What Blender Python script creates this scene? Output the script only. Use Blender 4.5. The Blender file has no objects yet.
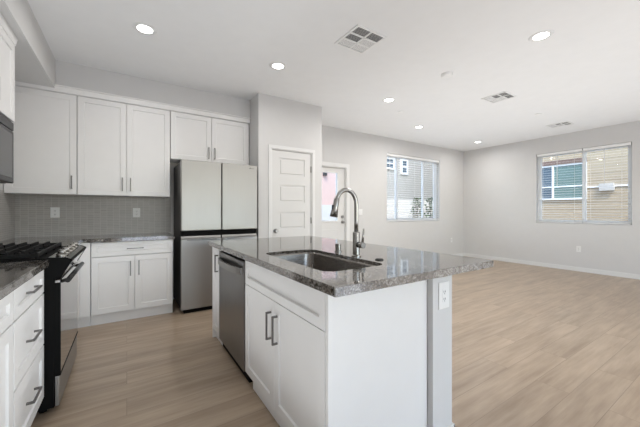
import bpy, bmesh, math, random
from mathutils import Vector, Matrix
random.seed(7)
S = bpy.context.scene
C = S.collection

# ------------------------------------------------------------ camera, world, lights, exposure
F_PX, YAW, HC = 299.0, 32.87, 1.2
cam = bpy.data.cameras.new('camera'); co = bpy.data.objects.new('camera', cam); C.objects.link(co)
cam.sensor_width = 36; cam.sensor_fit = 'HORIZONTAL'; cam.lens = 36 * F_PX / 640
cam.shift_y = -2.4 / 640; cam.clip_start = .02; cam.clip_end = 200
co.location = (0, 0, HC); co.rotation_euler = (math.pi / 2, 0, -math.radians(YAW))
S.camera = co

W = bpy.data.worlds.new('sky'); S.world = W; W.use_nodes = True
wn = W.node_tree.nodes; wl = W.node_tree.links
bg = wn['Background']; bg.inputs['Strength'].default_value = 0.62
sky = wn.new('ShaderNodeTexSky'); sky.sky_type = 'NISHITA'; sky.sun_disc = False
sky.sun_elevation = math.radians(55); sky.sun_rotation = math.radians(215); sky.air_density = 1.0
wl.new(sky.outputs['Color'], bg.inputs['Color'])

def lamp(name, kind, loc, energy, color=(1, 1, 1), rot=(0, 0, 0), size=None, size_y=None, spread=None, angle=None):
    d = bpy.data.lights.new(name, kind); d.energy = energy; d.color = color
    if kind == 'AREA':
        if size_y: d.shape = 'RECTANGLE'; d.size = size; d.size_y = size_y
        else: d.shape = 'DISK'; d.size = size
        if spread: d.spread = math.radians(spread)
    if angle is not None: d.angle = math.radians(angle)
    o = bpy.data.objects.new(name, d); o.location = loc; o.rotation_euler = rot; C.objects.link(o); return o
R = math.radians
# the sun comes over the house roof from behind the camera
lamp('sun', 'SUN', (-6, -8, 14), 1.9, (1, .97, .92), (R(38), 0, R(-40)), angle=.6)
# added fill lamp outside the invented opening behind the camera 
lamp('rear_fill_lamp', 'AREA', (2.6, -4.45, 1.3), 21, (1, .98, .95), (R(90), 0, 0), 5.6, 2.4)
# added up-facing fill lamps just above the floor, standing in for bounced daylight
lamp('floor_fill_rear', 'AREA', (3.2, -2.4, .05), 37, (1, .985, .965), (R(180), 0, 0), 7, 3)
lamp('floor_fill_living', 'AREA', (4.7, 1.9, .03), 33, (.93, .975, 1), (R(180), 0, 0), 5.0, 4.8, 115)
lamp('floor_fill_aisle', 'AREA', (.1, -1.4, .04), 5, (.97, .98, 1), (R(180), 0, 0), 1.8, 2.0)
lamp('floor_fill_kitchen', 'AREA', (.14, 1.9, .03), 10, (.93, .97, 1), (R(180), 0, 0), .7, 3.2, 125)
CAN_POWER = 13
S.view_settings.view_transform = 'Standard'; S.view_settings.look = 'None'
S.view_settings.exposure = 0.47; S.view_settings.gamma = 1.0; S.view_settings.use_curve_mapping = False

# ------------------------------------------------------------ materials
def mat(name, col=(.8, .8, .8), rough=.5, metal=0.0, spec=.5, noise=0.0, nscale=8, bump=0.0, bscale=200, aniso=0):
    m = bpy.data.materials.new(name); m.use_nodes = True
    n = m.node_tree.nodes; l = m.node_tree.links; b = n['Principled BSDF']
    b.inputs['Roughness'].default_value = rough; b.inputs['Metallic'].default_value = metal
    b.inputs['Specular IOR Level'].default_value = spec
    tc = n.new('ShaderNodeTexCoord')
    nz = n.new('ShaderNodeTexNoise'); nz.inputs['Scale'].default_value = nscale; nz.inputs['Detail'].default_value = 4
    l.new(tc.outputs['Object'], nz.inputs['Vector'])
    r = n.new('ShaderNodeValToRGB')
    a = noise
    r.color_ramp.elements[0].position = .3; r.color_ramp.elements[1].position = .7
    r.color_ramp.elements[0].color = tuple(c * (1 - a) for c in col) + (1,)
    r.color_ramp.elements[1].color = tuple(min(1, c * (1 + a)) for c in col) + (1,)
    l.new(nz.outputs['Fac'], r.inputs['Fac']); l.new(r.outputs['Color'], b.inputs['Base Color'])
    if bump:
        n2 = n.new('ShaderNodeTexNoise'); n2.inputs['Scale'].default_value = bscale; n2.inputs['Detail'].default_value = 3
        l.new(tc.outputs['Object'], n2.inputs['Vector'])
        bp = n.new('ShaderNodeBump'); bp.inputs['Strength'].default_value = bump; bp.inputs['Distance'].default_value = .002
        l.new(n2.outputs['Fac'], bp.inputs['Height']); l.new(bp.outputs['Normal'], b.inputs['Normal'])
    return m

def brushed(name, col, rough, axis='z', metal=1.0):
    m = mat(name, col, rough, metal); n = m.node_tree.nodes; l = m.node_tree.links; b = n['Principled BSDF']
    tc = n.new('ShaderNodeTexCoord'); mp = n.new('ShaderNodeMapping')
    sc = {'z': (260, 260, 3), 'y': (260, 3, 260), 'x': (3, 260, 260)}[axis]
    mp.inputs['Scale'].default_value = sc
    l.new(tc.outputs['Object'], mp.inputs['Vector'])
    nz = n.new('ShaderNodeTexNoise'); nz.inputs['Scale'].default_value = 1; nz.inputs['Detail'].default_value = 2
    l.new(mp.outputs['Vector'], nz.inputs['Vector'])
    mr = n.new('ShaderNodeMapRange'); mr.inputs['To Min'].default_value = rough * .75; mr.inputs['To Max'].default_value = rough * 1.3
    l.new(nz.outputs['Fac'], mr.inputs['Value']); l.new(mr.outputs['Result'], b.inputs['Roughness'])
    return m

def wood_floor():
    m = bpy.data.materials.new('oak_plank_floor'); m.use_nodes = True
    n = m.node_tree.nodes; l = m.node_tree.links; b = n['Principled BSDF']
    tc = n.new('ShaderNodeTexCoord')
    br = n.new('ShaderNodeTexBrick'); br.offset = .37; br.offset_frequency = 2
    br.inputs['Scale'].default_value = 1; br.inputs['Brick Width'].default_value = 1.5; br.inputs['Row Height'].default_value = .19
    br.inputs['Mortar Size'].default_value = .0016; br.inputs['Mortar Smooth'].default_value = .2
    br.inputs['Color1'].default_value = (0, 0, 0, 1); br.inputs['Color2'].default_value = (1, 1, 1, 1)
    br.inputs['Mortar'].default_value = (.5, .5, .5, 1)
    l.new(tc.outputs['Object'], br.inputs['Vector'])
    # grain: noise stretched along X, shifted per plank
    mp = n.new('ShaderNodeMapping'); mp.inputs['Scale'].default_value = (1.6, 22, 1)
    add = n.new('ShaderNodeVectorMath'); add.operation = 'ADD'
    mul = n.new('ShaderNodeVectorMath'); mul.operation = 'SCALE'; mul.inputs['Scale'].default_value = 13
    l.new(br.outputs['Color'], mul.inputs[0]); l.new(tc.outputs['Object'], add.inputs[0]); l.new(mul.outputs['Vector'], add.inputs[1])
    l.new(add.outputs['Vector'], mp.inputs['Vector'])
    g = n.new('ShaderNodeTexNoise'); g.inputs['Scale'].default_value = 1.3; g.inputs['Detail'].default_value = 6; g.inputs['Roughness'].default_value = .6
    l.new(mp.outputs['Vector'], g.inputs['Vector'])
    mp2 = n.new('ShaderNodeMapping'); mp2.inputs['Scale'].default_value = (1.1, 5.5, 1); l.new(add.outputs['Vector'], mp2.inputs['Vector'])
    g2 = n.new('ShaderNodeTexNoise'); g2.inputs['Scale'].default_value = 1.6; g2.inputs['Detail'].default_value = 3
    l.new(mp2.outputs['Vector'], g2.inputs['Vector'])
    r = n.new('ShaderNodeValToRGB'); e = r.color_ramp.elements
    e[0].position = .30; e[0].color = (.285, .208, .142, 1); e[1].position = .72; e[1].color = (.520, .408, .302, 1)
    mx0 = n.new('ShaderNodeMix'); mx0.data_type = 'FLOAT'; mx0.inputs[0].default_value = .5
    l.new(g.outputs['Fac'], mx0.inputs[2]); l.new(g2.outputs['Fac'], mx0.inputs[3]); l.new(mx0.outputs[0], r.inputs['Fac'])
    tone = n.new('ShaderNodeMapRange'); tone.inputs['To Min'].default_value = .93; tone.inputs['To Max'].default_value = 1.05
    l.new(br.outputs['Color'], tone.inputs['Value'])
    hs = n.new('ShaderNodeVectorMath'); hs.operation = 'SCALE'
    l.new(r.outputs['Color'], hs.inputs[0]); l.new(tone.outputs['Result'], hs.inputs['Scale'])
    mx = n.new('ShaderNodeMix'); mx.data_type = 'RGBA'; mx.inputs[7].default_value = (.17, .125, .09, 1)
    fm = n.new('ShaderNodeMath'); fm.operation = 'MULTIPLY'; fm.inputs[1].default_value = .6
    l.new(br.outputs['Fac'], fm.inputs[0]); l.new(fm.outputs[0], mx.inputs[0])
    l.new(hs.outputs['Vector'], mx.inputs[6]); l.new(mx.outputs[2], b.inputs['Base Color'])
    b.inputs['Roughness'].default_value = .33; b.inputs['Specular IOR Level'].default_value = .5
    bp = n.new('ShaderNodeBump'); bp.inputs['Strength'].default_value = .12; bp.inputs['Distance'].default_value = .002
    l.new(g.outputs['Fac'], bp.inputs['Height']); l.new(bp.outputs['Normal'], b.inputs['Normal'])
    return m

def granite():
    m = bpy.data.materials.new('grey_granite'); m.use_nodes = True
    n = m.node_tree.nodes; l = m.node_tree.links; b = n['Principled BSDF']
    tc = n.new('ShaderNodeTexCoord')
    # large drifting veins running along the slab
    mp = n.new('ShaderNodeMapping'); mp.inputs['Scale'].default_value = (3.0, 1.0, 3.0); mp.inputs['Rotation'].default_value = (0, 0, .5)
    l.new(tc.outputs['Object'], mp.inputs['Vector'])
    v = n.new('ShaderNodeTexNoise'); v.inputs['Scale'].default_value = 2.2; v.inputs['Detail'].default_value = 7; v.inputs['Distortion'].default_value = 1.6
    l.new(mp.outputs['Vector'], v.inputs['Vector'])
    rv = n.new('ShaderNodeValToRGB'); e = rv.color_ramp.elements
    e[0].position = .34; e[0].color = (.030, .027, .025, 1); e[1].position = .64; e[1].color = (.52, .50, .475, 1)
    k = e.new(.43); k.color = (.19, .172, .158, 1); k = e.new(.52); k.color = (.36, .34, .315, 1)
    l.new(v.outputs['Fac'], rv.inputs['Fac'])
    # crystals
    vo = n.new('ShaderNodeTexVoronoi'); vo.inputs['Scale'].default_value = 160; l.new(tc.outputs['Object'], vo.inputs['Vector'])
    sp = n.new('ShaderNodeSeparateColor'); l.new(vo.outputs['Color'], sp.inputs['Color'])
    rs = n.new('ShaderNodeValToRGB'); rs.color_ramp.interpolation = 'LINEAR'; e = rs.color_ramp.elements
    e[0].position = 0; e[0].color = (.015, .014, .013, 1); e[1].position = 1; e[1].color = (.80, .78, .75, 1)
    k = e.new(.33); k.color = (.13, .115, .10, 1); k = e.new(.62); k.color = (.30, .28, .26, 1)
    l.new(sp.outputs[0], rs.inputs['Fac'])
    n2 = n.new('ShaderNodeTexNoise'); n2.inputs['Scale'].default_value = 65; n2.inputs['Detail'].default_value = 5; l.new(tc.outputs['Object'], n2.inputs['Vector'])
    r2 = n.new('ShaderNodeValToRGB'); e = r2.color_ramp.elements
    e[0].position = .40; e[0].color = (.05, .045, .041, 1); e[1].position = .60; e[1].color = (.55, .53, .51, 1)
    l.new(n2.outputs['Fac'], r2.inputs['Fac'])
    m1 = n.new('ShaderNodeMix'); m1.data_type = 'RGBA'; m1.inputs[0].default_value = .36
    l.new(rs.outputs['Color'], m1.inputs[6]); l.new(r2.outputs['Color'], m1.inputs[7])
    m2 = n.new('ShaderNodeMix'); m2.data_type = 'RGBA'; m2.inputs[0].default_value = .40
    l.new(m1.outputs[2], m2.inputs[6]); l.new(rv.outputs['Color'], m2.inputs[7])
    dk = n.new('ShaderNodeVectorMath'); dk.operation = 'SCALE'; dk.inputs['Scale'].default_value = .54
    bc = n.new('ShaderNodeBrightContrast'); bc.inputs['Contrast'].default_value = .28
    l.new(m2.outputs[2], bc.inputs['Color']); cl = n.new('ShaderNodeVectorMath'); cl.operation = 'MAXIMUM'; cl.inputs[1].default_value = (.012, .011, .010)
    l.new(bc.outputs['Color'], cl.inputs[0]); l.new(cl.outputs['Vector'], dk.inputs[0]); l.new(dk.outputs['Vector'], b.inputs['Base Color'])
    b.inputs['Roughness'].default_value = .05; b.inputs['Specular IOR Level'].default_value = .72; b.inputs['IOR'].default_value = 1.9
    return m

def tile():
    m = bpy.data.materials.new('taupe_backsplash_tile'); m.use_nodes = True
    n = m.node_tree.nodes; l = m.node_tree.links; b = n['Principled BSDF']
    tc = n.new('ShaderNodeTexCoord'); sx = n.new('ShaderNodeSeparateXYZ'); l.new(tc.outputs['Object'], sx.inputs[0])
    ad = n.new('ShaderNodeMath'); ad.operation = 'ADD'; l.new(sx.outputs[0], ad.inputs[0]); l.new(sx.outputs[1], ad.inputs[1])
    cb = n.new('ShaderNodeCombineXYZ'); l.new(ad.outputs[0], cb.inputs[0]); l.new(sx.outputs[2], cb.inputs[1])
    br = n.new('ShaderNodeTexBrick'); br.offset = 0; br.inputs['Scale'].default_value = 1
    br.inputs['Brick Width'].default_value = .064; br.inputs['Row Height'].default_value = .021
    br.inputs['Mortar Size'].default_value = .0016
    br.inputs['Color1'].default_value = (.37, .35, .33, 1); br.inputs['Color2'].default_value = (.42, .40, .378, 1)
    br.inputs['Mortar'].default_value = (.55, .53, .51, 1)
    l.new(cb.outputs[0], br.inputs['Vector']); l.new(br.outputs['Color'], b.inputs['Base Color'])
    b.inputs['Roughness'].default_value = .3
    bp = n.new('ShaderNodeBump'); bp.inputs['Strength'].default_value = .2; bp.inputs['Distance'].default_value = .001; bp.invert = True
    l.new(br.outputs['Fac'], bp.inputs['Height']); l.new(bp.outputs['Normal'], b.inputs['Normal'])
    return m

def glass():
    m = bpy.data.materials.new('window_glass'); m.use_nodes = True
    n = m.node_tree.nodes; l = m.node_tree.links; n.remove(n['Principled BSDF'])
    t = n.new('ShaderNodeBsdfTransparent'); t.inputs['Color'].default_value = (.96, .98, .97, 1)
    g = n.new('ShaderNodeBsdfGlossy'); g.inputs['Roughness'].default_value = .0
    f = n.new('ShaderNodeFresnel'); ge = n.new('ShaderNodeNewGeometry'); mr = n.new('ShaderNodeMapRange')
    mr.inputs['To Min'].default_value = 1.45; mr.inputs['To Max'].default_value = 1/1.45
    l.new(ge.outputs['Backfacing'], mr.inputs['Value']); l.new(mr.outputs['Result'], f.inputs['IOR'])
    x = n.new('ShaderNodeMixShader'); l.new(f.outputs[0], x.inputs[0]); l.new(t.outputs[0], x.inputs[1]); l.new(g.outputs[0], x.inputs[2])
    l.new(x.outputs[0], n['Material Output'].inputs[0]); return m

def emit(name, col, st):
    m = bpy.data.materials.new(name); m.use_nodes = True
    b = m.node_tree.nodes['Principled BSDF']; b.inputs['Base Color'].default_value = (.9, .9, .9, 1)
    b.inputs['Emission Color'].default_value = tuple(col) + (1,); b.inputs['Emission Strength'].default_value = st
    return m

def siding(name, c1, c2, h):
    m = mat(name, c1, .8); n = m.node_tree.nodes; l = m.node_tree.links; b = n['Principled BSDF']
    tc = n.new('ShaderNodeTexCoord'); sx = n.new('ShaderNodeSeparateXYZ'); l.new(tc.outputs['Object'], sx.inputs[0])
    md = n.new('ShaderNodeMath'); md.operation = 'FRACT'; dv = n.new('ShaderNodeMath'); dv.operation = 'DIVIDE'; dv.inputs[1].default_value = h
    l.new(sx.outputs[2], dv.inputs[0]); l.new(dv.outputs[0], md.inputs[0])
    r = n.new('ShaderNodeValToRGB'); r.color_ramp.interpolation = 'CONSTANT'; e = r.color_ramp.elements
    e[0].position = 0; e[0].color = tuple(c2) + (1,); e[1].position = .08; e[1].color = tuple(c1) + (1,)
    l.new(md.outputs[0], r.inputs['Fac']); l.new(r.outputs['Color'], b.inputs['Base Color'])
    return m

M = {}
M['wall'] = mat('greige_wall_paint', (.64, .634, .626), .75, noise=.01, bump=.08, bscale=260)
M['ceil'] = mat('white_ceiling_paint', (.80, .80, .80), .85, noise=.01, bump=.1, bscale=200)
M['trim'] = mat('white_trim_paint', (.74, .738, .73), .4, noise=.008)
M['door'] = mat('white_door_paint', (.69, .685, .675), .4, noise=.008)
M['cab'] = mat('white_cabinet_lacquer', (.80, .792, .782), .38, noise=.008)
M['cabin'] = mat('shadow_gap_grey', (.30, .295, .29), .7, noise=.02)
M['granite'] = granite(); M['floor'] = wood_floor(); M['tile'] = tile(); M['glass'] = glass()
M['pull'] = mat('brushed_nickel_pull', (.20, .195, .19), .32, 1.0)
M['steel'] = brushed('brushed_stainless', (.37, .362, .35), .42, 'z')
M['steel_dark'] = brushed('dark_stainless', (.24, .236, .232), .30, 'z')
M['sink'] = brushed('sink_steel', (.27, .252, .232), .27, 'x')
M['chrome'] = mat('faucet_nickel', (.42, .41, .39), .26, 1.0)
M['black'] = mat('black_enamel', (.005, .005, .005), .6, spec=.08, noise=.1)
M['iron'] = mat('cast_iron', (.010, .010, .010), .55, spec=.2, noise=.2, nscale=60)
M['oven_glass'] = mat('oven_door_mirror', (.40, .39, .38), .10, 1.0)
M['black_glass'] = mat('microwave_black_glass', (.02, .02, .026), .12, noise=.05)
M['micro'] = brushed('microwave_dark_steel', (.055, .055, .06), .34, 'y')
M['plastic'] = mat('white_plastic', (.80, .80, .79), .35, noise=.005)
M['dark'] = mat('dark_slot', (.03, .03, .03), .7, noise=.1)
M['ventdark'] = mat('vent_shadow_metal', (.16, .16, .16), .6, noise=.05)
M['lens'] = emit('downlight_lens', (1, .985, .96), 6)
M['blind'] = mat('white_blind_vinyl', (.88, .885, .88), .45, noise=.01)
M['vinyl'] = mat('white_window_vinyl', (.88, .90, .91), .4, noise=.005)
M['hinge'] = mat('satin_hinge', (.42, .41, .40), .35, 1.0)
M['stucco_tan'] = siding('tan_siding', (.39, .31, .21), (.24, .185, .12), .2)
M['stucco_beige'] = mat('beige_stucco', (.40, .375, .335), .9, noise=.03, bump=.3, bscale=60)
M['stucco_pink'] = mat('pink_stucco', (.58, .42, .37), .9, noise=.04, bump=.3, bscale=60)
M['ext_white'] = mat('white_exterior_trim', (.80, .80, .78), .7, noise=.02)
M['ext_brown'] = mat('brown_fascia', (.16, .10, .075), .7, noise=.05)
M['teal'] = mat('teal_window_glass', (.13, .20, .18), .25, spec=.3, noise=.05)
M['blue'] = mat('blue_window_glass', (.075, .115, .15), .25, spec=.3, noise=.05)
M['concrete'] = mat('yard_concrete', (.46, .44, .41), .9, noise=.08, nscale=3)
M['fence'] = mat('tan_block_wall', (.60, .56, .50), .9, noise=.04, bump=.3, bscale=40)
M['leaf'] = mat('shrub_leaf', (.06, .11, .035), .6, noise=.4, nscale=20)
M['bark'] = mat('shrub_stem', (.12, .08, .05), .8, noise=.2)
M['logo'] = mat('grey_badge', (.12, .12, .12), .4)

# ------------------------------------------------------------ mesh builder
class MB:
    def __init__(s, mtx=None): s.bm = bmesh.new(); s.M = mtx or Matrix.Identity(4)
    def _v(s, p): return s.bm.verts.new(s.M @ Vector(p))
    def box(s, x0, x1, y0, y1, z0, z1, bev=0, seg=2):
        r = bmesh.ops.create_cube(s.bm, size=1, matrix=s.M @ Matrix.Translation(((x0+x1)/2, (y0+y1)/2, (z0+z1)/2)) @ Matrix.Diagonal((abs(x1-x0), abs(y1-y0), abs(z1-z0), 1)))
        if bev:
            es = list({e for v in r['verts'] for e in v.link_edges})
            bmesh.ops.bevel(s.bm, geom=es, offset=bev, segments=seg, affect='EDGES', profile=.5)
        return s
    def cyl(s, p0, p1, r0, r1=None, seg=24, caps=True):
        r1 = r0 if r1 is None else r1
        p0, p1 = Vector(p0), Vector(p1); d = (p1 - p0).normalized()
        a = d.orthogonal().normalized(); b = d.cross(a)
        A = []; B = []
        for i in range(seg):
            t = 2*math.pi*i/seg; o = a*math.cos(t) + b*math.sin(t)
            A.append(s._v(p0 + o*r0)); B.append(s._v(p1 + o*r1))
        for i in range(seg):
            j = (i+1) % seg; f = s.bm.faces.new((A[i], A[j], B[j], B[i])); f.smooth = True
        if caps: s.bm.faces.new(A[::-1]); s.bm.faces.new(B)
        return s
    def tube(s, pts, r, seg=16):
        pts = [Vector(p) for p in pts]; n = len(pts); rr = r if isinstance(r, (list, tuple)) else [r]*n
        d0 = (pts[1]-pts[0]).normalized(); a = d0.orthogonal().normalized(); rings = []
        for i, p in enumerate(pts):
            d = (pts[min(i+1, n-1)] - pts[max(i-1, 0)]).normalized()
            a = (a - d*a.dot(d)).normalized(); b = d.cross(a)
            rings.append([s._v(p + (a*math.cos(2*math.pi*k/seg) + b*math.sin(2*math.pi*k/seg))*rr[i]) for k in range(seg)])
        for i in range(n-1):
            for k in range(seg):
                j = (k+1) % seg; f = s.bm.faces.new((rings[i][k], rings[i][j], rings[i+1][j], rings[i+1][k])); f.smooth = True
        s.bm.faces.new(rings[0][::-1]); s.bm.faces.new(rings[-1]); return s
    def lathe(s, prof, c, seg=32):
        # prof: (radius, z) from c upward; closed at radius ~0 ends
        rings = []
        for r, z in prof:
            rings.append([s._v((c[0]+r*math.cos(2*math.pi*k/seg), c[1]+r*math.sin(2*math.pi*k/seg), c[2]+z)) for k in range(seg)])
        for i in range(len(rings)-1):
            for k in range(seg):
                j = (k+1) % seg; s.bm.faces.new((rings[i][k], rings[i][j], rings[i+1][j], rings[i+1][k]))
        s.bm.faces.new(rings[0][::-1]); s.bm.faces.new(rings[-1]); return s
    def prism(s, poly, y0, y1, axis='y'):
        # poly: (x, z) outline extruded along y (or (x,y) along z)
        def P(a, b, t): return (a, t, b) if axis == 'y' else ((a, b, t) if axis == 'z' else (t, a, b))
        A = [s._v(P(a, b, y0)) for a, b in poly]; B = [s._v(P(a, b, y1)) for a, b in poly]; n = len(poly)
        for i in range(n):
            j = (i+1) % n; s.bm.faces.new((A[i], A[j], B[j], B[i]))
        s.bm.faces.new(A[::-1]); s.bm.faces.new(B); return s
    def shaker(s, x0, x1, z0, z1, th=.02, rail=.057, rec=.009, y=0):
        # door front at y (facing -y), recessed centre panel with a small sloped lip, thickness to y+th
        e = .0015
        def ring(d, yy): return [s._v((x0+d, yy, z0+d)), s._v((x1-d, yy, z0+d)), s._v((x1-d, yy, z1-d)), s._v((x0+d, yy, z1-d))]
        rs = [ring(0, y+th), ring(0, y+e), ring(e, y), ring(rail, y), ring(rail+.004, y+rec)]
        for a, b in zip(rs, rs[1:]):
            for i in range(4):
                j = (i+1) % 4; s.bm.faces.new((a[i], a[j], b[j], b[i]))
        s.bm.faces.new(rs[-1]); s.bm.faces.new(rs[0][::-1]); return s
    def pull_v(s, x, z0, z1, y=0, out=.032, t=.010):
        s.box(x-t/2, x+t/2, y-out, y-out+t, z0, z1, .0015)
        s.box(x-t/2, x+t/2, y-out+t, y, z0, z0+t); s.box(x-t/2, x+t/2, y-out+t, y, z1-t, z1); return s
    def pull_h(s, x0, x1, z, y=0, out=.032, t=.010):
        s.box(x0, x1, y-out, y-out+t, z-t/2, z+t/2, .0015)
        s.box(x0, x0+t, y-out+t, y, z-t/2, z+t/2); s.box(x1-t, x1, y-out+t, y, z-t/2, z+t/2); return s

WL = {}
def thing(name, label, cat, loc, group=None):
    o = bpy.data.objects.new(name, None); C.objects.link(o); o.location = loc; o.empty_display_size = .1
    o['label'] = label; o['category'] = cat
    if group: o['group'] = group
    WL[o] = Vector(loc); return o
def part(name, mb, m, parent=None, label=None, loc=None):
    bm = mb.bm
    bmesh.ops.recalc_face_normals(bm, faces=bm.faces)
    off = WL[parent] if parent else Vector(loc or (0, 0, 0))
    bmesh.ops.translate(bm, verts=bm.verts, vec=-off)
    me = bpy.data.meshes.new(name); bm.to_mesh(me); bm.free()
    me.materials.append(M[m] if isinstance(m, str) else m)
    o = bpy.data.objects.new(name, me); C.objects.link(o)
    if parent: o.parent = parent
    else: o.location = off
    WL[o] = off
    if label: o['label'] = label
    return o
def tag(o, label, cat, group=None):
    o['label'] = label; o['category'] = cat
    if group: o['group'] = group
    return o
def struct(name, mb, m, parent=None):
    o = part(name, mb, m, parent)
    if not parent: o['kind'] = 'structure'
    return o
def structroot(name, loc):
    o = bpy.data.objects.new(name, None); C.objects.link(o); o.location = loc; o['kind'] = 'structure'; WL[o] = Vector(loc); return o
def at(x, y, z=0, rz=0): return Matrix.Translation((x, y, z)) @ Matrix.Rotation(R(rz), 4, 'Z')

# ------------------------------------------------------------ room shell
XL, XR, YK, YF, CZ, YB = -1.02, 7.56, 4.50, 4.63, 2.79, -4.2
PX0, PX1, PY = 1.485, 2.50, 3.82
T = .15
m = MB(); m.box(XL-T, XR+T, YB-T, YF+T, -.12, 0); struct('floor', m, 'floor')
m = MB(); m.box(XL-T, XR+T, YB-T, YF+T, CZ, CZ+.25); struct('ceiling', m, 'ceil')
m = MB(); m.box(XL-T, XL, YB-T, YF+T, 0, CZ); struct('wall_left', m, 'wall')
m = MB(); m.box(XL, PX0, YK, YF+T, 0, CZ); struct('wall_kitchen_back', m, 'wall')
# pantry box: front wall with a door opening, and its side return
DX0, DX1, DZ = 1.672, 2.326, 2.066
m = MB(); m.box(PX0, DX0, PY, PY+.115, 0, CZ); m.box(DX1, PX1, PY, PY+.115, 0, CZ); m.box(DX0, DX1, PY, PY+.115, DZ, CZ)
m.box(PX0, PX0+.10, PY+.115, YF+T, 0, CZ); m.box(PX1-.10, PX1, PY+.115, YF+T, 0, CZ); struct('wall_pantry', m, 'wall')
# far wall with front door and triple window openings
EX0, EX1, EZ = 2.69, 3.605, 2.045
WX0, WX1, WZ0, WZ1 = 4.71, 6.53, .965, 2.46
m = MB()
m.box(PX1-.10, EX0, YF, YF+T, 0, CZ); m.box(EX0, EX1, YF, YF+T, EZ, CZ); m.box(EX1, WX0, YF, YF+T, 0, CZ)
m.box(WX0, WX1, YF, YF+T, 0, WZ0); m.box(WX0, WX1, YF, YF+T, WZ1, CZ); m.box(WX1, XR+T, YF, YF+T, 0, CZ)
struct('wall_far', m, 'wall')
VY0, VY1, VZ0, VZ1 = 1.457, 2.945, .947, 2.443
m = MB()
m.box(XR, XR+T, YB-T, VY0, 0, CZ); m.box(XR, XR+T, VY1, YF, 0, CZ); m.box(XR, XR+T, VY0, VY1, 0, VZ0); m.box(XR, XR+T, VY0, VY1, VZ1, CZ)
struct('wall_right', m, 'wall')
GX0, GX1, GZ = -.2, 5.4, 2.45
m = MB(); m.box(XL, GX0, YB-T, YB, 0, CZ); m.box(GX1, XR, YB-T, YB, 0, CZ); m.box(GX0, GX1, YB-T, YB, GZ, CZ); struct('wall_rear', m, 'wall')
# dropped soffits above the cabinets
SB = 2.487
m = MB(); m.box(XL, -.63, -1.2, 4.15, SB, CZ); struct('wall_soffit_left', m, 'wall')
m = MB(); m.box(XL, PX0, 4.15, YK, SB, CZ); struct('wall_soffit_back', m, 'wall')
# backsplash tile
m = MB(); m.box(XL, .50, YK-.008, YK, .914, 1.378); struct('wall_backsplash_back', m, 'tile')
m = MB(); m.box(XL, XL+.008, .3, YK-.008, .914, 1.40); struct('wall_backsplash_left', m, 'tile')
# baseboards
BH = .085
def board(name, x0, x1, y0, y1):
    m = MB(); m.box(x0, x1, y0, y1, 0, BH, .003); struct(name, m, 'trim')
board('baseboard_far', 3.70, XR-.013, YF-.013, YF)
board('baseboard_right', XR-.013, XR, YB, YF)
m = MB(); m.box(PX1, PX1+.013, PY, YF, 0, BH, .003); m.box(2.372, PX1+.013, PY-.013, PY, 0, BH, .003); m.box(PX0, 1.626, PY-.013, PY, 0, BH, .003)
struct('baseboard_pantry', m, 'trim')

# ------------------------------------------------------------ windows
def blind_slats(along0, along1, z0, z1, axis, c, pitch=.049, depth=.05, tilt=7):
    m = MB(); n = int((z1-z0)/pitch)
    for i in range(n+1):
        z = z0 + i*(z1-z0)/n
        if axis == 'x':
            m.M = Matrix.Translation((0, c, z)) @ Matrix.Rotation(R(tilt), 4, 'X'); m.box(along0, along1, -depth/2, depth/2, -.0013, .0013)
        else:
            m.M = Matrix.Translation((c, 0, z)) @ Matrix.Rotation(R(-tilt), 4, 'Y'); m.box(-depth/2, depth/2, along0, along1, -.0013, .0013)
    return m
def slider(name, axis, a0, a1, z0, z1, c0, cuts, loc):
    """vinyl slider window set in the outer half of the wall; c0 inner face of frame, outwards positive"""
    root = structroot(name, loc)
    def bx(m, a, b, za, zb, ca, cb, bev=.004):
        if axis == 'x': m.box(a, b, c0+ca, c0+cb, za, zb, bev)
        else: m.box(c0+ca, c0+cb, a, b, za, zb, bev)
    m = MB(); f = .045
    bx(m, a0, a1, z0, z0+f, 0, .07); bx(m, a0, a1, z1-f, z1, 0, .07); bx(m, a0, a0+f, z0+f, z1-f, 0, .07); bx(m, a1-f, a1, z0+f, z1-f, 0, .07)
    struct('window_frame', m, 'vinyl', root)
    edges = [a0+f] + cuts + [a1-f]
    for i in range(len(edges)-1):
        p, q = edges[i], edges[i+1]; s = .028; m = MB(); d = .012 if i % 2 else .03
        bx(m, p-(.014 if i else 0), p+s, z0+f, z1-f, d, d+.03); bx(m, q-s, q+(.014 if i < len(edges)-2 else 0), z0+f, z1-f, d, d+.03)
        bx(m, p+s, q-s, z0+f, z0+f+s, d, d+.03); bx(m, p+s, q-s, z1-f-s, z1-f, d, d+.03)
        sh = struct('sash', m, 'vinyl', root)
        m = MB(); bx(m, p+s, q-s, z0+f+s, z1-f-s, d+.013, d+.017, 0); struct('pane', m, 'glass', sh)
    return root
slider('window_1', 'x', WX0, WX1, WZ0, WZ1, YF+.08, [5.12, 6.03], (5.62, YF+.08, WZ0))
slider('window_2', 'y', VY0, VY1, VZ0, VZ1, XR+.08, [2.150], (XR+.08, 2.2, VZ0))
# invented door frame in the unseen rear wall, added to let light in
root = structroot('light_opening', (2.6, YB-.1, 0)); m = MB()
m.box(GX0, GX1, YB-.12, YB-.05, GZ-.06, GZ); m.box(GX0, GX1, YB-.12, YB-.05, 0, .05)
for x in (GX0, GX0+1.85, GX0+3.70, GX1-.06): m.box(x, x+.06, YB-.12, YB-.05, .05, GZ-.06)
struct('window_frame', m, 'vinyl', root)
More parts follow.
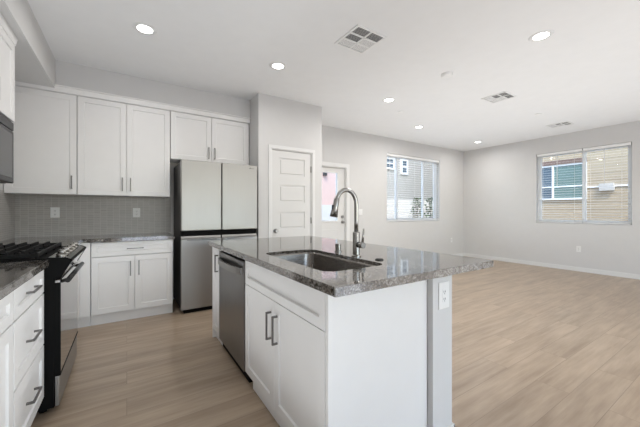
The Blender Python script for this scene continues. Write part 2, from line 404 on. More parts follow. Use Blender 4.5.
# blinds
t = thing('window_blind', 'white open slat blind in the three part window of the far wall', 'blind', (5.62, YF+.035, WZ0))
m = MB(); m.box(WX0+.012, WX1-.012, YF+.008, YF+.062, WZ1-.055, WZ1-.004, .004); part('headrail', m, 'blind', t)
part('slats', blind_slats(WX0+.015, WX1-.015, WZ0+.05, WZ1-.075, 'x', YF+.036), 'blind', t)
m = MB(); m.box(WX0+.015, WX1-.015, YF+.014, YF+.058, WZ0+.008, WZ0+.03, .004); part('bottom_rail', m, 'blind', t)
m = MB()
for x in (4.95, 5.62, 6.30): m.cyl((x, YF+.012, WZ0+.02), (x, YF+.012, WZ1-.05), .0016, seg=6)
part('ladder_cord', m, 'blind', t)
m = MB(); m.cyl((4.80, YF+.004, 1.75), (4.80, YF+.004, WZ1-.06), .004, seg=8); part('tilt_wand', m, 'blind', t)
for (a, b, lab) in ((2.155, VY1-.012, 'white open slat blind over the left pane of the right wall window'), (VY0+.012, 2.145, 'white open slat blind over the right pane of the right wall window')):
    cy = (a+b)/2
    t = thing('window_blind', lab, 'blind', (XR+.035, cy, VZ0), 'blinds of the right wall window')
    m = MB(); m.box(XR+.008, XR+.062, a, b, VZ1-.055, VZ1-.004, .004); part('headrail', m, 'blind', t)
    part('slats', blind_slats(a+.003, b-.003, VZ0+.05, VZ1-.075, 'y', XR+.036), 'blind', t)
    m = MB(); m.box(XR+.014, XR+.058, a+.003, b-.003, VZ0+.008, VZ0+.03, .004); part('bottom_rail', m, 'blind', t)
    m = MB()
    for y in (a+.12, b-.12): m.cyl((XR+.012, y, VZ0+.02), (XR+.012, y, VZ1-.05), .0016, seg=6)
    part('ladder_cord', m, 'blind', t)
    wy = b-.37 if a > 2 else b-.32
    m = MB(); m.cyl((XR+.004, wy, 1.72), (XR+.004, wy, VZ1-.06), .005, seg=8); part('tilt_wand', m, 'blind', t)

# ------------------------------------------------------------ doors
def casing(x0, x1, z1, y, w=.046, d=.014):
    m = MB(); m.box(x0-w, x0, y-d, y, 0, z1, .003); m.box(x1, x1+w, y-d, y, 0, z1, .003); m.box(x0-w, x1+w, y-d, y, z1, z1+w, .003)
    m.box(x0, x0+.012, y, y+.115, 0, z1); m.box(x1-.012, x1, y, y+.115, 0, z1); m.box(x0+.012, x1-.012, y, y+.115, z1-.012, z1)
    return m
def knob(m, x, z, y):
    m.cyl((x, y, z), (x, y-.006, z), .032); m.cyl((x, y-.006, z), (x, y-.03, z), .011)
    m.cyl((x, y-.03, z), (x, y-.045, z), .018, .029); m.cyl((x, y-.045, z), (x, y-.058, z), .029, .022); return m
struct('trim_1', casing(DX0, DX1, DZ, PY), 'trim')
d1 = structroot('door_1', (2.0, PY+.02, 0))
dx0, dx1, dy = DX0+.014, DX1-.014, PY+.012
m = MB(); zs = [1.95, 1.57, 1.19, .81, .43]; ph = .245; st = .108
m.box(dx0, dx0+st, dy, dy+.035, .01, DZ-.015); m.box(dx1-st, dx1, dy, dy+.035, .01, DZ-.015)
edges = [DZ-.015] + [v for z in zs for v in (z, z-ph)] + [.01]
for i in range(0, len(edges), 2): m.box(dx0+st, dx1-st, dy, dy+.035, edges[i+1], edges[i])
for z in zs:
    m.box(dx0+st, dx1-st, dy+.010, dy+.03, z-ph, z)
    m.box(dx0+st+.025, dx1-st-.025, dy+.003, dy+.012, z-ph+.025, z-.025, .006)
struct('door_panel', m, 'door', d1)
struct('door_knob', knob(MB(), 1.738, .925, dy), 'hinge', d1)
for z in (1.82, 1.06, .25):
    m = MB(); m.cyl((dx1+.004, dy-.006, z-.045), (dx1+.004, dy-.006, z+.045), .008, seg=10); m.box(dx1-.012, dx1+.012, dy-.002, dy+.003, z-.045, z+.045)
    struct('hinge', m, 'hinge', d1)
# front door: half glass slab in the far wall
m = casing(EX0, EX1, EZ, YF, .072, .016); struct('trim_2', m, 'trim')
d2 = structroot('door_2', (3.15, YF+.05, 0))
ex0, ex1, ey = EX0+.014, EX1-.014, YF+.04; gx0, gx1, gz0, gz1 = 2.86, 3.41, 1.02, 1.93
m = MB()
m.box(ex0, gx0, ey, ey+.044, .01, EZ-.015); m.box(gx1, ex1, ey, ey+.044, .01, EZ-.015)
m.box(gx0, gx1, ey, ey+.044, gz1, EZ-.015); m.box(gx0, gx1, ey, ey+.044, .01, gz0)
m.box(gx0+.0, gx1-.0, ey-.006, ey, .15, .85, .005)
struct('door_panel', m, 'door', d2)
m = MB(); f = .03
m.box(gx0-f, gx0, ey-.012, ey, gz0-f, gz1+f, .004); m.box(gx1, gx1+f, ey-.012, ey, gz0-f, gz1+f, .004); m.box(gx0, gx1, ey-.012, ey, gz1, gz1+f, .004); m.box(gx0, gx1, ey-.012, ey, gz0-f, gz0, .004)
struct('lite_frame', m, 'trim', d2)
m = MB(); m.box(gx0, gx1, ey+.018, ey+.023, gz0, gz1); struct('pane', m, 'glass', d2)
struct('door_knob', knob(MB(), 3.535, .985, ey), 'hinge', d2)
m = MB(); m.cyl((3.535, ey, 1.09), (3.535, ey-.016, 1.09), .031); m.box(3.529, 3.541, ey-.03, ey-.016, 1.075, 1.105); struct('deadbolt', m, 'hinge', d2)

# ------------------------------------------------------------ cabinets
LV = lambda Y: at(-.405, Y, 0, 90)      # left run: local x -> +Y, front faces +X
# --- back run base cabinet
FY = 3.88
t = thing('base_cabinet', 'white base cabinet with one wide drawer over two doors beside the refrigerator', 'cabinet', (.075, 3.9, 0))
m = MB(); m.box(-.315, .455, FY+.021, YK-.01, .11, .874); m.box(-.315, .455, FY+.045, YK-.01, 0, .11)
part('cabinet_body', m, 'cab', t)
m = MB(at(0, FY)); m.shaker(-.307, .452, .722, .866, rail=.045); d = part('drawer_front', m, 'cab', t)
m = MB(at(0, FY)); m.pull_h(.0, .157, .793); part('pull', m, 'pull', d)
m = MB(at(0, FY)); m.shaker(-.307, .071, .118, .714); d = part('door', m, 'cab', t)
m = MB(at(0, FY)); m.pull_v(.034, .497, .655); part('pull', m, 'pull', d)
m = MB(at(0, FY)); m.shaker(.076, .452, .118, .714); d = part('door', m, 'cab', t)
m = MB(at(0, FY)); m.pull_v(.113, .497, .655); part('pull', m, 'pull', d)
# corner base
t = thing('corner_cabinet', 'plain white corner base cabinet filler panel behind the range', 'cabinet', (-.7, 3.9, 0))
m = MB(); m.prism([(XL+.01, 3.13), (-.405, 3.13), (-.405, FY+.004), (-.318, FY+.004), (-.318, YK-.01), (XL+.01, YK-.01)], .11, .874, 'z')
m.prism([(XL+.01, 3.13), (-.475, 3.13), (-.475, FY+.045), (-.318, FY+.045), (-.318, YK-.01), (XL+.01, YK-.01)], 0, .11, 'z')
part('cabinet_body', m, 'cab', t)
m = MB(); m.box(-.400, -.322, FY+.0, FY+.004, .116, .87); part('filler_panel', m, 'cab', t)
# --- left run: drawer stack and the cabinet nearest the camera
t = thing('drawer_cabinet', 'white three drawer base cabinet on the left next to the black range', 'cabinet', (-.7, 2.09, 0))
Y0, Y1 = 1.785, 2.338
m = MB(); m.box(XL+.01, -.426, Y0, Y1, .11, .874); m.box(XL+.01, -.49, Y0, Y1, 0, .11); part('cabinet_body', m, 'cab', t)
for z0, z1, zh in ((.728, .866, .795), (.428, .720, .562), (.118, .420, .262)):
    m = MB(LV(0)); m.shaker(Y0+.004, Y1-.003, z0, z1, rail=.045 if z1-z0 < .2 else .057); d = part('drawer_front', m, 'cab', t)
    m = MB(LV(0)); m.pull_h(1.965, 2.12, zh+.012); part('pull', m, 'pull', d)
t = thing('base_cabinet', 'white base cabinet cut off by the left edge of the photo', 'cabinet', (-.7, 1.5, 0))
Y0, Y1 = 1.17, 1.779
m = MB(); m.box(XL+.01, -.426, Y0, Y1, .11, .874); m.box(XL+.01, -.49, Y0, Y1, 0, .11); part('cabinet_body', m, 'cab', t)
m = MB(LV(0)); m.shaker(Y0+.004, Y1-.003, .728, .866, rail=.045); d = part('drawer_front', m, 'cab', t)
m = MB(LV(0)); m.pull_h(1.30, 1.455, .807); part('pull', m, 'pull', d)
m = MB(LV(0)); m.shaker(Y0+.004, Y1-.003, .118, .720); d = part('door', m, 'cab', t)
m = MB(LV(0)); m.pull_v(1.26, .52, .67); part('pull', m, 'pull', d)

# --- wall cabinets, back
UY, UB, UT = 4.15, 1.378, 2.45
t = thing('wall_cabinet', 'white corner wall cabinet with one door, left of the two door cabinet', 'cabinet', (-.74, 4.3, UB), 'white wall cabinets')
m = MB(); m.box(XL+.003, -.458, UY+.021, YK-.01, UB, UT); part('cabinet_body', m, 'cab', t)
m = MB(at(0, UY)); m.shaker(XL+.006, -.456, UB+.002, UT, rail=.057, rec=.004); d = part('door', m, 'cab', t)
m = MB(at(0, UY)); m.pull_v(-.496, 1.438, 1.580); part('pull', m, 'pull', d)
t = thing('wall_cabinet', 'white two door wall cabinet above the tiled backsplash, left of the refrigerator', 'cabinet', (0, 4.3, UB), 'white wall cabinets')
m = MB(); m.box(-.452, .455, UY+.021, YK-.01, UB, UT); part('cabinet_body', m, 'cab', t)
for a, b, px in ((-.450, -.0055, -.042), (-.0005, .451, .037)):
    m = MB(at(0, UY)); m.shaker(a, b, UB+.002, UT); d = part('door', m, 'cab', t)
    m = MB(at(0, UY)); m.pull_v(px, 1.432, 1.586); part('pull', m, 'pull', d)
t = thing('wall_cabinet', 'short white two door wall cabinet mounted above the refrigerator', 'cabinet', (.95, 4.3, 1.86), 'white wall cabinets')
m = MB(); m.box(.461, 1.476, UY+.021, YK-.01, 1.855, UT); part('cabinet_body', m, 'cab', t)
for a, b, px in ((.460, .951, .916), (.956, 1.450, .992)):
    m = MB(at(0, UY)); m.shaker(a, b, 1.858, UT); d = part('door', m, 'cab', t)
    m = MB(at(0, UY)); m.pull_v(px, 1.895, 2.045); part('pull', m, 'pull', d)
m = MB(); m.prism([(UY+.02, UT+.002), (UY-.020, UT+.002), (UY-.026, UT+.010), (UY-.030, UT+.055), (UY-.044, UT+.062), (UY-.044, UT+.072), (UY-.002, UT+.072), (UY-.002, SB-.002), (UY+.02, SB-.002)], XL+.003, 1.478, 'x')
tag(part('crown_molding', m, 'cab', loc=(0, UY, UT)), 'white crown molding along the top of the back wall cabinets', 'molding')
# --- wall cabinet above the microwave, left
LX = -.700
LU = at(LX, 0, 0, 90)
t = thing('wall_cabinet', 'white wall cabinet above the microwave at the left edge', 'cabinet', (-.86, 2.7, 1.86), 'white wall cabinets')
m = MB(); m.box(XL+.003, LX-.021, 2.34, 3.105, 1.858, UT-.02); part('cabinet_body', m, 'cab', t)
for a, b, px in ((2.343, 2.628, 2.59), (2.632, 3.103, 2.662)):
    m = MB(LU); m.shaker(a, b, 1.86, UT-.02); d = part('door', m, 'cab', t)
    m = MB(LU); m.pull_v(px, 1.895, 2.045); part('pull', m, 'pull', d)
m = MB(); z = UT-.02
prof = [(LX-.02, z), (LX+.004, z), (LX+.006, z+.012), (LX+.012, z+.040), (LX+.016, z+.052), (LX-.02, z+.052)]
m.prism(prof, 1.2, 3.106); tag(part('crown_molding', m, 'cab', loc=(LX, 2.7, z)), 'white crown molding on the cabinet above the microwave', 'molding')

# --- microwave
t = thing('microwave', 'stainless over the range microwave under the left wall cabinet', 'microwave', (-.86, 2.72, 1.40))
m = MB(); m.box(XL+.01, LX-.045, 2.345, 3.098, 1.402, 1.852, .004); part('case', m, 'micro', t)
m = MB(); m.box(LX-.045, LX-.004, 2.347, 3.096, 1.405, 1.785, .006); d = part('door', m, 'micro', t)
m = MB(); m.box(LX-.006, LX-.001, 2.60, 3.05, 1.44, 1.76, .002); part('door_glass', m, 'black_glass', d)
m = MB(); m.box(LX-.045, LX-.004, 2.347, 3.096, 1.79, 1.85, .004); part('vent_grille', m, 'micro', t)
m = MB(); m.box(LX-.006, LX+.03, 2.585, 2.605, 1.46, 1.74, .006); part('handle', m, 'steel', d)

# ------------------------------------------------------------ countertops
m = MB(); m.box(XL+.010, -.385, .6, 2.345, .8755, .914, .004); tag(part('countertop', m, 'granite', loc=(-.7, 1.5, .875)), 'grey granite countertop on the drawers at the left edge', 'countertop')
m = MB(); m.prism([(XL+.010, 3.118), (-.385, 3.118), (-.385, 3.86), (.472, 3.86), (.472, YK-.01), (XL+.010, YK-.01)], .8755, .914, 'z')
bmesh.ops.bevel(m.bm, geom=[e for e in m.bm.edges if abs(e.verts[0].co.z-e.verts[1].co.z) < 1e-4], offset=.004, segments=2, affect='EDGES')
tag(part('countertop', m, 'granite', loc=(-.3, 4.1, .875)), 'grey granite countertop along the tiled back wall beside the refrigerator', 'countertop')

# ------------------------------------------------------------ refrigerator
t = thing('refrigerator', 'stainless four door refrigerator beside the pantry wall', 'refrigerator', (.99, 4.1, 0))
m = MB(); m.box(.531, 1.447, 3.855, 4.46, .04, 1.785, .006); part('case', m, mat('fridge_case', (.055, .053, .05), .5), t)
m = MB(); m.box(.56, 1.42, 3.80, 3.9, .0, .045); part('toe_grille', m, 'black', t)
m = MB(); m.box(.534, 1.444, 3.80, 3.856, .85, .975); part('gap_band', m, 'black', t)
for a, b in ((.527, .985), (.993, 1.451)):
    m = MB(); m.box(a, b, 3.77, 3.85, .968, 1.80, .008, 3); d = part('door', m, 'steel', t)
    if a > .9:
        m = MB()
        m.box(1.335, 1.405, 3.7685, 3.7695, 1.752, 1.757); m.box(1.345, 1.362, 3.7685, 3.7695, 1.757, 1.766)
        part('logo_badge', m, 'logo', d, 'small grey brand mark')
    m = MB(); m.box(a, b, 3.77, 3.85, .047, .872, .008, 3); d = part('drawer_door', m, 'steel', t)
    m = MB(); m.prism([(3.776, .873), (3.79, .885), (3.80, .903), (3.85, .903), (3.85, .873)], a+.004, b-.004, 'x'); part('finger_lip', m, 'steel', d)
    m = MB(); xx = (a+.06, a+.40)
    m.box(xx[0], xx[1], 3.764, 3.772, .852, .868, .001); part('pocket_handle', m, 'steel_dark', d)

# ------------------------------------------------------------ range
t = thing('range', 'black and stainless gas range between the left drawers and the corner', 'range', (-.68, 2.73, 0))
RY0, RY1 = 2.352, 3.108
m = MB(); m.box(XL+.03, -.362, RY0, RY1, .03, .905, .004); part('body', m, 'black', t)
for sx in (-.95, -.42):
    for sy in (RY0+.05, RY1-.05):
        m = MB(); m.cyl((sx, sy, 0), (sx, sy, .032), .018, seg=12); part('foot', m, 'black', t)
m = MB(); m.box(XL+.012, -.39, RY0-.004, RY1+.004, .905, .922, .005); part('cooktop', m, 'black', t)
m = MB(); m.prism([(-.392, .804), (-.335, .800), (-.283, .896), (-.286, .906), (-.31, .919), (-.392, .924)], RY0, RY1); cpan = part('control_panel', m, 'oven_glass', t)
m = MB(); m.box(-.292, -.280, RY0-.004, RY1+.004, .893, .909, .003); part('front_lip', m, 'black', cpan)
for ya, yb in ((RY0-.004, RY0+.003), (RY1-.003, RY1+.004)):
    m = MB(); m.prism([(-.393, .802), (-.333, .798), (-.281, .896), (-.284, .908), (-.31, .921), (-.393, .926)], ya, yb); part('end_cap', m, 'black', cpan)
for i in range(5):
    y = RY0+.10+i*(RY1-RY0-.20)/4
    m = MB(); m.cyl((-.346, y, .920), (-.343, y, .932), .027, .025); m.cyl((-.343, y, .932), (-.338, y, .958), .021, .018); m.M = Matrix.Identity(4)
    part('knob', m, 'chrome', cpan)
m = MB(); m.box(-.36, -.335, RY0+.002, RY1-.002, .225, .788, .004); d = part('oven_door', m, 'oven_glass', t)
m = MB(); m.box(-.362, -.333, RY0, RY0+.004, .222, .772); m.box(-.362, -.3335, RY0, RY1, .214, .226); part('door_edge', m, 'black', d)
m = MB(); m.tube([(-.304, RY0+.03, .776), (-.304, RY1-.03, .776)], .0145, 16)
for y in (RY0+.065, RY1-.065): m.cyl((-.337, y, .768), (-.304, y, .776), .011, seg=12)
part('door_handle', m, mat('black_steel_handle', (.035, .035, .035), .35, 1.0), d)
m = MB(); m.box(-.36, -.340, RY0+.002, RY1-.002, .035, .212, .004); part('warming_drawer', m, 'steel', t)
# burners and grates
for (x, y, r) in ((-.53, RY0+.16, .05), (-.85, RY0+.16, .04), (-.69, 2.73, .055), (-.53, RY1-.16, .05), (-.85, RY1-.16, .04)):
    m = MB(); m.lathe([(r, 0), (r, .012), (r*.8, .016), (r*.8, .022), (r*.75, .026), (.002, .026)], (x, y, .922), 20); part('burner', m, 'iron', t)
for k in range(3):
    w = (RY1-RY0-.02)/3; a = RY0+.01+k*w; b = a+w-.004; x0, x1 = XL+.06, -.440; zt = .956
    m = MB()
    for x in (x0, x1): m.box(x-.008, x+.008, a, b, zt-.024, zt, .003)
    for y in (a+.008, b-.008): m.box(x0, x1, y-.008, y+.008, zt-.026, zt-.004, .003)
    for i in range(1, 8):
        x = x0+(x1-x0)*i/8; m.prism([(x-.008, zt-.020), (x+.008, zt-.020), (x+.006, zt+.012), (x-.006, zt+.012)], a+.012, b-.012)
    m.box(x0, x1, (a+b)/2-.006, (a+b)/2+.006, zt-.020, zt-.006)
    for x in (x0, x1):
        for y in (a+.01, b-.01): m.box(x-.008, x+.008, y-.008, y+.008, .922, zt-.02)
    part('grate', m, 'iron', t)

# ------------------------------------------------------------ island
IX = .687
IL = at(IX, 0, 0, -90)     # local x -> -Y, front faces -X
def iy(y0, y1): return -y1, -y0
t = thing('island_sink_cabinet', 'white island sink base cabinet with false front over two doors', 'cabinet', (.98, 1.5, 0))
IY0, IY1 = 1.005, 2.018
m = MB(); m.box(IX+.021, 1.312, IY0+.006, IY1, .0905, .874); m.box(IX+.09, 1.312, IY0+.006, IY1, 0, .0905)
bm = m.bm
# open the top of the carcass for the sink bowl
part('cabinet_body', MB().box(IX+.021, 1.312, IY0+.022, IY1, .0905, .66).box(IX+.030, 1.312, IY0+.022, 1.945, 0, .0905).box(IX+.021, IX+.05, IY0+.022, IY1, .66, .874).box(1.25, 1.312, IY0+.022, IY1, .66, .874), 'cab', t); bm.free()
m = MB(); m.box(IX+.002, 1.3135, IY0, IY0+.020, 0, .874, .001); part('end_panel', m, 'cab', t)
a, b = iy(IY0+.022, IY1-.004)
m = MB(IL); m.shaker(a, b, .7015, .866, rail=.045); part('false_front', m, 'cab', t)
a, b = iy(1.537, IY1-.004); m = MB(IL); m.shaker(a, b, .094, .698); d = part('door', m, 'cab', t)
m = MB(IL); m.pull_v(-1.577, .475, .632); part('pull', m, 'pull', d)
a, b = iy(IY0+.022, 1.533); m = MB(IL); m.shaker(a, b, .094, .698); d = part('door', m, 'cab', t)
m = MB(IL); m.pull_v(-1.493, .475, .632); part('pull', m, 'pull', d)
# dishwasher
t = thing('dishwasher', 'stainless dishwasher built into the island', 'dishwasher', (.98, 2.36, 0))
m = MB(); m.box(IX+.035, 1.30, 2.026, 2.709, .10, .866); part('case', m, 'black', t)
m = MB(); m.box(IX+.032, 1.28, 2.022, 2.709, .0, .10); part('toe_kick', m, 'black', t)
m = MB(); m.box(IX-.002, IX+.035, 2.037, 2.700, .078, .846, .004); d = part('door', m, 'steel_dark', t)
m = MB(IL); pts = []
for i in range(13):
    u = i/12; pts.append((-(2.07+.595*u), -.012-.034*math.sin(math.pi*u)**.6, .775))
m.prism([(p[0], p[1]-.006) for p in pts] + [(p[0], p[1]+.006) for p in pts[::-1]], .752, .798, 'z')
m.box(-2.665, -2.65, -.018, .0, .752, .798); m.box(-2.085, -2.07, -.018, .0, .752, .798)
part('handle', m, 'steel', d)
# slim cabinet at the far end
t = thing('island_slim_cabinet', 'slim white island cabinet at the far end beyond the dishwasher', 'cabinet', (.98, 2.83, 0))
m = MB(); m.box(IX+.021, 1.312, 2.716, 2.935, .09, .874); m.box(IX+.03, 1.312, 2.716, 2.935, 0, .09); part('cabinet_body', m, 'cab', t)
a, b = iy(2.719, 2.926); m = MB(IL); m.shaker(a, b, .094, .866, rail=.05); d = part('door', m, 'cab', t)
m = MB(IL); m.pull_v(-2.745, .655, .808); part('pull', m, 'pull', d)
m = MB(); m.box(IX+.0, 1.312, 2.937, 2.957, 0, .874, .001); part('end_panel', m, 'cab', t)
# pony wall on the living room side
m = MB(); m.box(1.318, 1.48, .973, 2.96, 0, .8745); struct('wall_island', m, 'wall')
m = MB(); m.box(1.48, 1.492, .961, 2.96, 0, .05, .003); m.box(1.318, 1.492, .961, .973, 0, .05, .003); struct('baseboard_island', m, 'trim')

# island countertop with the sink cut-out
SX0, SX1, SY0, SY1, SR = .782, 1.175, 1.150, 1.930, .07
def rrect(x0, x1, y0, y1, r, n=6):
    pts = []
    for cx, cy, a0 in ((x1-r, y1-r, 0), (x0+r, y1-r, 90), (x0+r, y0+r, 180), (x1-r, y0+r, 270)):
        for i in range(n+1):
            a = R(a0+90*i/n); pts.append((cx+r*math.cos(a), cy+r*math.sin(a)))
    return pts
def slab_with_hole(outer, inner, z0, z1, e=.002):
    m = MB(); bm = m.bm
    def loop(pts, z): return [bm.verts.new((x, y, z)) for x, y in pts]
    def shrink(pts, d):
        cx = sum(p[0] for p in pts)/len(pts); cy = sum(p[1] for p in pts)/len(pts)
        return [(x-d*(1 if x > cx else -1), y-d*(1 if y > cy else -1)) for x, y in pts]
    oz = [loop(shrink(outer, e), z0), loop(outer, z0+e), loop(outer, z1-e), loop(shrink(outer, e*.3), z1-e*.3), loop(shrink(outer, e), z1)]
    iz = [loop(inner, z0), loop(inner, z1-e*.6), loop(shrink(inner, -e*.6), z1)]
    for L in (oz, iz):
        for a, b in zip(L, L[1:]):
            for i in range(len(a)):
                j = (i+1) % len(a); bm.faces.new((a[i], a[j], b[j], b[i]))
    for A, B in ((oz[-1], iz[-1]), (oz[0], iz[0])):
        es = []
        for L in (A, B):
            for i in range(len(L)):
                e_ = bm.edges.get((L[i], L[(i+1) % len(L)])); es.append(e_)
        bmesh.ops.triangle_fill(bm, edges=es, use_beauty=True)
    return m
CX0, CX1, CY0, CY1 = .655, 1.79, .909, 2.985
outer = rrect(CX0, CX1, CY0, CY1, .006, 3)
m = slab_with_hole(outer, rrect(SX0, SX1, SY0, SY1, SR), .8755, .914)
tag(part('countertop', m, 'granite', loc=(1.2, 1.9, .875)), 'polished grey granite island countertop with an undermount sink', 'countertop')
# sink
t = thing('sink', 'stainless undermount single bowl sink set in the island countertop', 'sink', (.97, 1.53, .68))
m = MB(); bm = m.bm
loops = []
for d, z, r in ((.0015, .893, SR), (.004, .893, SR), (.006, .88, SR), (.014, .72, SR), (.024, .700, SR), (.06, .690, SR)):
    loops.append([bm.verts.new((x, y, z)) for x, y in rrect(SX0+d, SX1-d, SY0+d, SY1-d, r)])
for a, b in zip(loops, loops[1:]):
    for i in range(len(a)):
        j = (i+1) % len(a); f = bm.faces.new((a[i], a[j], b[j], b[i])); f.smooth = True
bm.faces.new(loops[-1])
o = part('bowl', m, 'sink', t)
sm = o.modifiers.new('thickness', 'SOLIDIFY'); sm.thickness = .0012; sm.offset = 1
m = MB(); m.lathe([(.055, 0), (.055, .002), (.046, .003), (.040, -.0), (.01, -.001)], (1.05, 1.53, .6915), 24); part('drain', m, 'chrome', t)
# faucet
t = thing('faucet', 'tall brushed nickel gooseneck faucet standing behind the sink', 'faucet', (1.215, 1.459, .914))
fx, fy = 1.215, 1.459
m = MB(); m.lathe([(.030, 0), (.030, .006), (.025, .010), (.0225, .012), (.0225, .150), (.020, .155), (.0135, .158), (.0125, .160)], (fx, fy, .9145), 28); part('base', m, 'chrome', t)
pts = [(fx, fy, 1.06), (fx, fy, 1.14), (fx, fy, 1.235)]
rad = .078; cz = 1.240; n = 16
for i in range(1, n+1):
    a = math.pi*i/n*.84; pts.append((fx-rad+rad*math.cos(a), fy, cz+rad*1.16*math.sin(a)))
last = pts[-1]
pts.append((last[0]-.006, fy, last[2]-.012))
m = MB(); m.tube(pts, .0135, 20); part('neck', m, 'chrome', t)
m = MB(); p0 = pts[-1]; p1 = (fx-.175, fy, 1.166)
m.tube([(p0[0]+.002, fy, p0[2]+.008), p0, ((p0[0]*.6+p1[0]*.4), fy, p0[2]*.6+p1[2]*.4), p1], [.0145, .017, .0185, .024], 20); h = part('spray_head', m, 'chrome', t)
m = MB(); m.box(fx-.186, fx-.166, fy-.007, fy+.007, 1.205, 1.238, .004); part('spray_button', m, 'dark', h)
m = MB(); m.cyl((fx, fy-.018, .99), (fx, fy-.068, .99), .0185, seg=20); m.tube([(fx, fy-.056, .995), (fx+.003, fy-.062, 1.04), (fx+.004, fy-.066, 1.092)], [.008, .0065, .006], 12)
part('lever', m, 'chrome', t)
m = MB(); m.lathe([(.027, 0), (.027, .005), (.021, .007), (.021, .052), (.019, .056), (.003, .056)], (1.262, 1.715, .9145), 24)
tag(part('air_gap_cap', m, 'chrome', loc=(1.262, 1.715, .914)), 'small nickel air gap cap left of the faucet', 'air gap')
m = MB(); m.lathe([(.024, 0), (.024, .004), (.021, .006), (.003, .006)], (1.243, 1.283, .9145), 24)
tag(part('hole_cover', m, 'dark', loc=(1.243, 1.283, .914)), 'flat dark round hole cover on the island right of the faucet', 'cover')

# ------------------------------------------------------------ outlets and switches
def outlet(loc, rz, label, cat='outlet', switch=False, w=.073, h=.118):
    Mx = at(loc[0], loc[1], loc[2], rz)
    t = thing('light_switch' if switch else 'wall_outlet', label, cat, loc)
    m = MB(Mx); m.box(-w/2, w/2, -.006, 0, -h/2, h/2, .0025); part('cover_plate', m, 'plastic', t)
    if switch:
        m = MB(Mx); m.box(-.016, .016, -.010, -.006, -.033, .033, .002); part('rocker', m, 'plastic', t)
    else:
        m = MB(Mx); m.box(-.017, .017, -.008, -.006, -.034, .034, .001); f = part('receptacle', m, 'plastic', t)
        m = MB(Mx)
        for dz in (-.019, .019):
            for dx in (-.006, .006): m.box(dx-.0014, dx+.0014, -.0086, -.0079, dz-.004, dz+.006)
            m.cyl((0, -.0086, dz-.010), (0, -.0079, dz-.010), .0026, seg=8)
        part('slots', m, 'dark', f)
    return t
outlet((1.404, .973, .757), 0, 'white outlet on the end of the island half wall', w=.088, h=.14)
outlet((.105, YK-.008, 1.180), 0, 'white outlet on the backsplash just left of the refrigerator', w=.08)
outlet((-.685, YK-.008, 1.184), 0, 'white outlet on the backsplash above the range corner', w=.08)
outlet((7.02, YF, .455), 0, 'white outlet low on the far wall near the corner')
outlet((XR, 2.206, .446), -90, 'white outlet low on the right wall under the window')
outlet((3.955, YF, 1.182), 0, 'white light switch on the far wall right of the front door', 'switch', True, w=.115)

# ------------------------------------------------------------ ceiling fixtures
def can(x, y, label, power=CAN_POWER, grp='recessed ceiling lights'):
    t = thing('ceiling_light', label, 'light', (x, y, CZ), grp)
    m = MB(); n = 32
    prof = [(.058, -.001), (.066, -.006), (.088, -.005), (.094, -.0005), (.094, 0)]
    rings = [[m._v((x+r*math.cos(2*math.pi*k/n), y+r*math.sin(2*math.pi*k/n), CZ+z)) for k in range(n)] for r, z in prof]
    for a, b in zip(rings, rings[1:]):
        for k in range(n):
            j = (k+1) % n; f = m.bm.faces.new((a[k], a[j], b[j], b[k])); f.smooth = True
    part('trim_ring', m, 'trim', t)
    m = MB(); m.cyl((x, y, CZ-.003), (x, y, CZ-.0005), .060, seg=32); part('lens', m, 'lens', t)
    lamp('downlight', 'AREA', (x, y, CZ-.012), power, (1, .985, .965), (0, 0, 0), .11, spread=172)
can(.133, 3.022, 'recessed ceiling light nearest the back cabinets, at the upper left', 5)
can(1.392, 3.002, 'recessed ceiling light in front of the pantry corner', 4)
can(3.152, 3.058, 'recessed ceiling light left of the smoke detector, beyond the large vent')
can(3.159, 1.191, 'large recessed ceiling light at the upper right')
can(4.640, 3.732, 'small far recessed ceiling light above the far wall window', 8)
can(6.787, 3.806, 'recessed ceiling light nearest the far right corner of the room', 6)
def vent(x0, x1, y0, y1, label, dark):
    t = thing('ceiling_vent', label, 'vent', ((x0+x1)/2, (y0+y1)/2, CZ), 'square ceiling air vents')
    f = .022; z0, z1 = CZ-.008, CZ-.0002
    m = MB(); xm = (x0+x1)/2
    m.box(x0, x1, y0, y0+f, z0, z1, .002); m.box(x0, x1, y1-f, y1, z0, z1, .002); m.box(x0, x0+f, y0+f, y1-f, z0, z1, .002); m.box(x1-f, x1, y0+f, y1-f, z0, z1, .002)
    ys = [y0+f+(y1-y0-2*f)*i/3 for i in range(4)]
    m.box(xm-.007, xm+.007, y0+f, y1-f, z0, z1)
    for y in ys[1:3]: m.box(x0+f, x1-f, y-.007, y+.007, z0, z1)
    part('frame', m, 'plastic', t)
    m = MB(); m.box(x0+f, x1-f, y0+f, y1-f, CZ-.0012, CZ-.0002); part('backing', m, 'ventdark', t)
    m = MB()
    for i in range(3):
        for j, (a, b) in enumerate(((x0+f, xm-.007), (xm+.007, x1-f))):
            ya, yb = ys[i]+.007, ys[i+1]-.007
            sgn = 1 if (i, j) in dark else -1
            for k in range(6):
                y = ya+(yb-ya)*(k+.5)/6
                m.M = Matrix.Translation(((a+b)/2, y, CZ-.0045)) @ Matrix.Rotation(R(30 if sgn > 0 else -14), 4, 'X'); m.box(-(b-a)/2, (b-a)/2, -.0044, .0044, -.0006, .0006)
    part('louvers', m, 'trim', t)
vent(1.650, 1.995, 1.958, 2.305, 'large square white air vent on the ceiling above the island', {(0, 0), (1, 0), (0, 1)})
vent(4.205, 4.525, 1.990, 2.315, 'square white air vent in the middle of the living room ceiling', {(0, 0), (1, 0), (0, 1)})
vent(6.54, 6.82, 2.06, 2.39, 'square white air vent farthest away, near the right wall', {(0, 0), (1, 0), (0, 1)})
m = MB(); m.lathe([(.003, -.034), (.045, -.033), (.058, -.026), (.064, -.010), (.066, -.0003), (.01, -.0003)], (3.119, 2.113, CZ), 28)
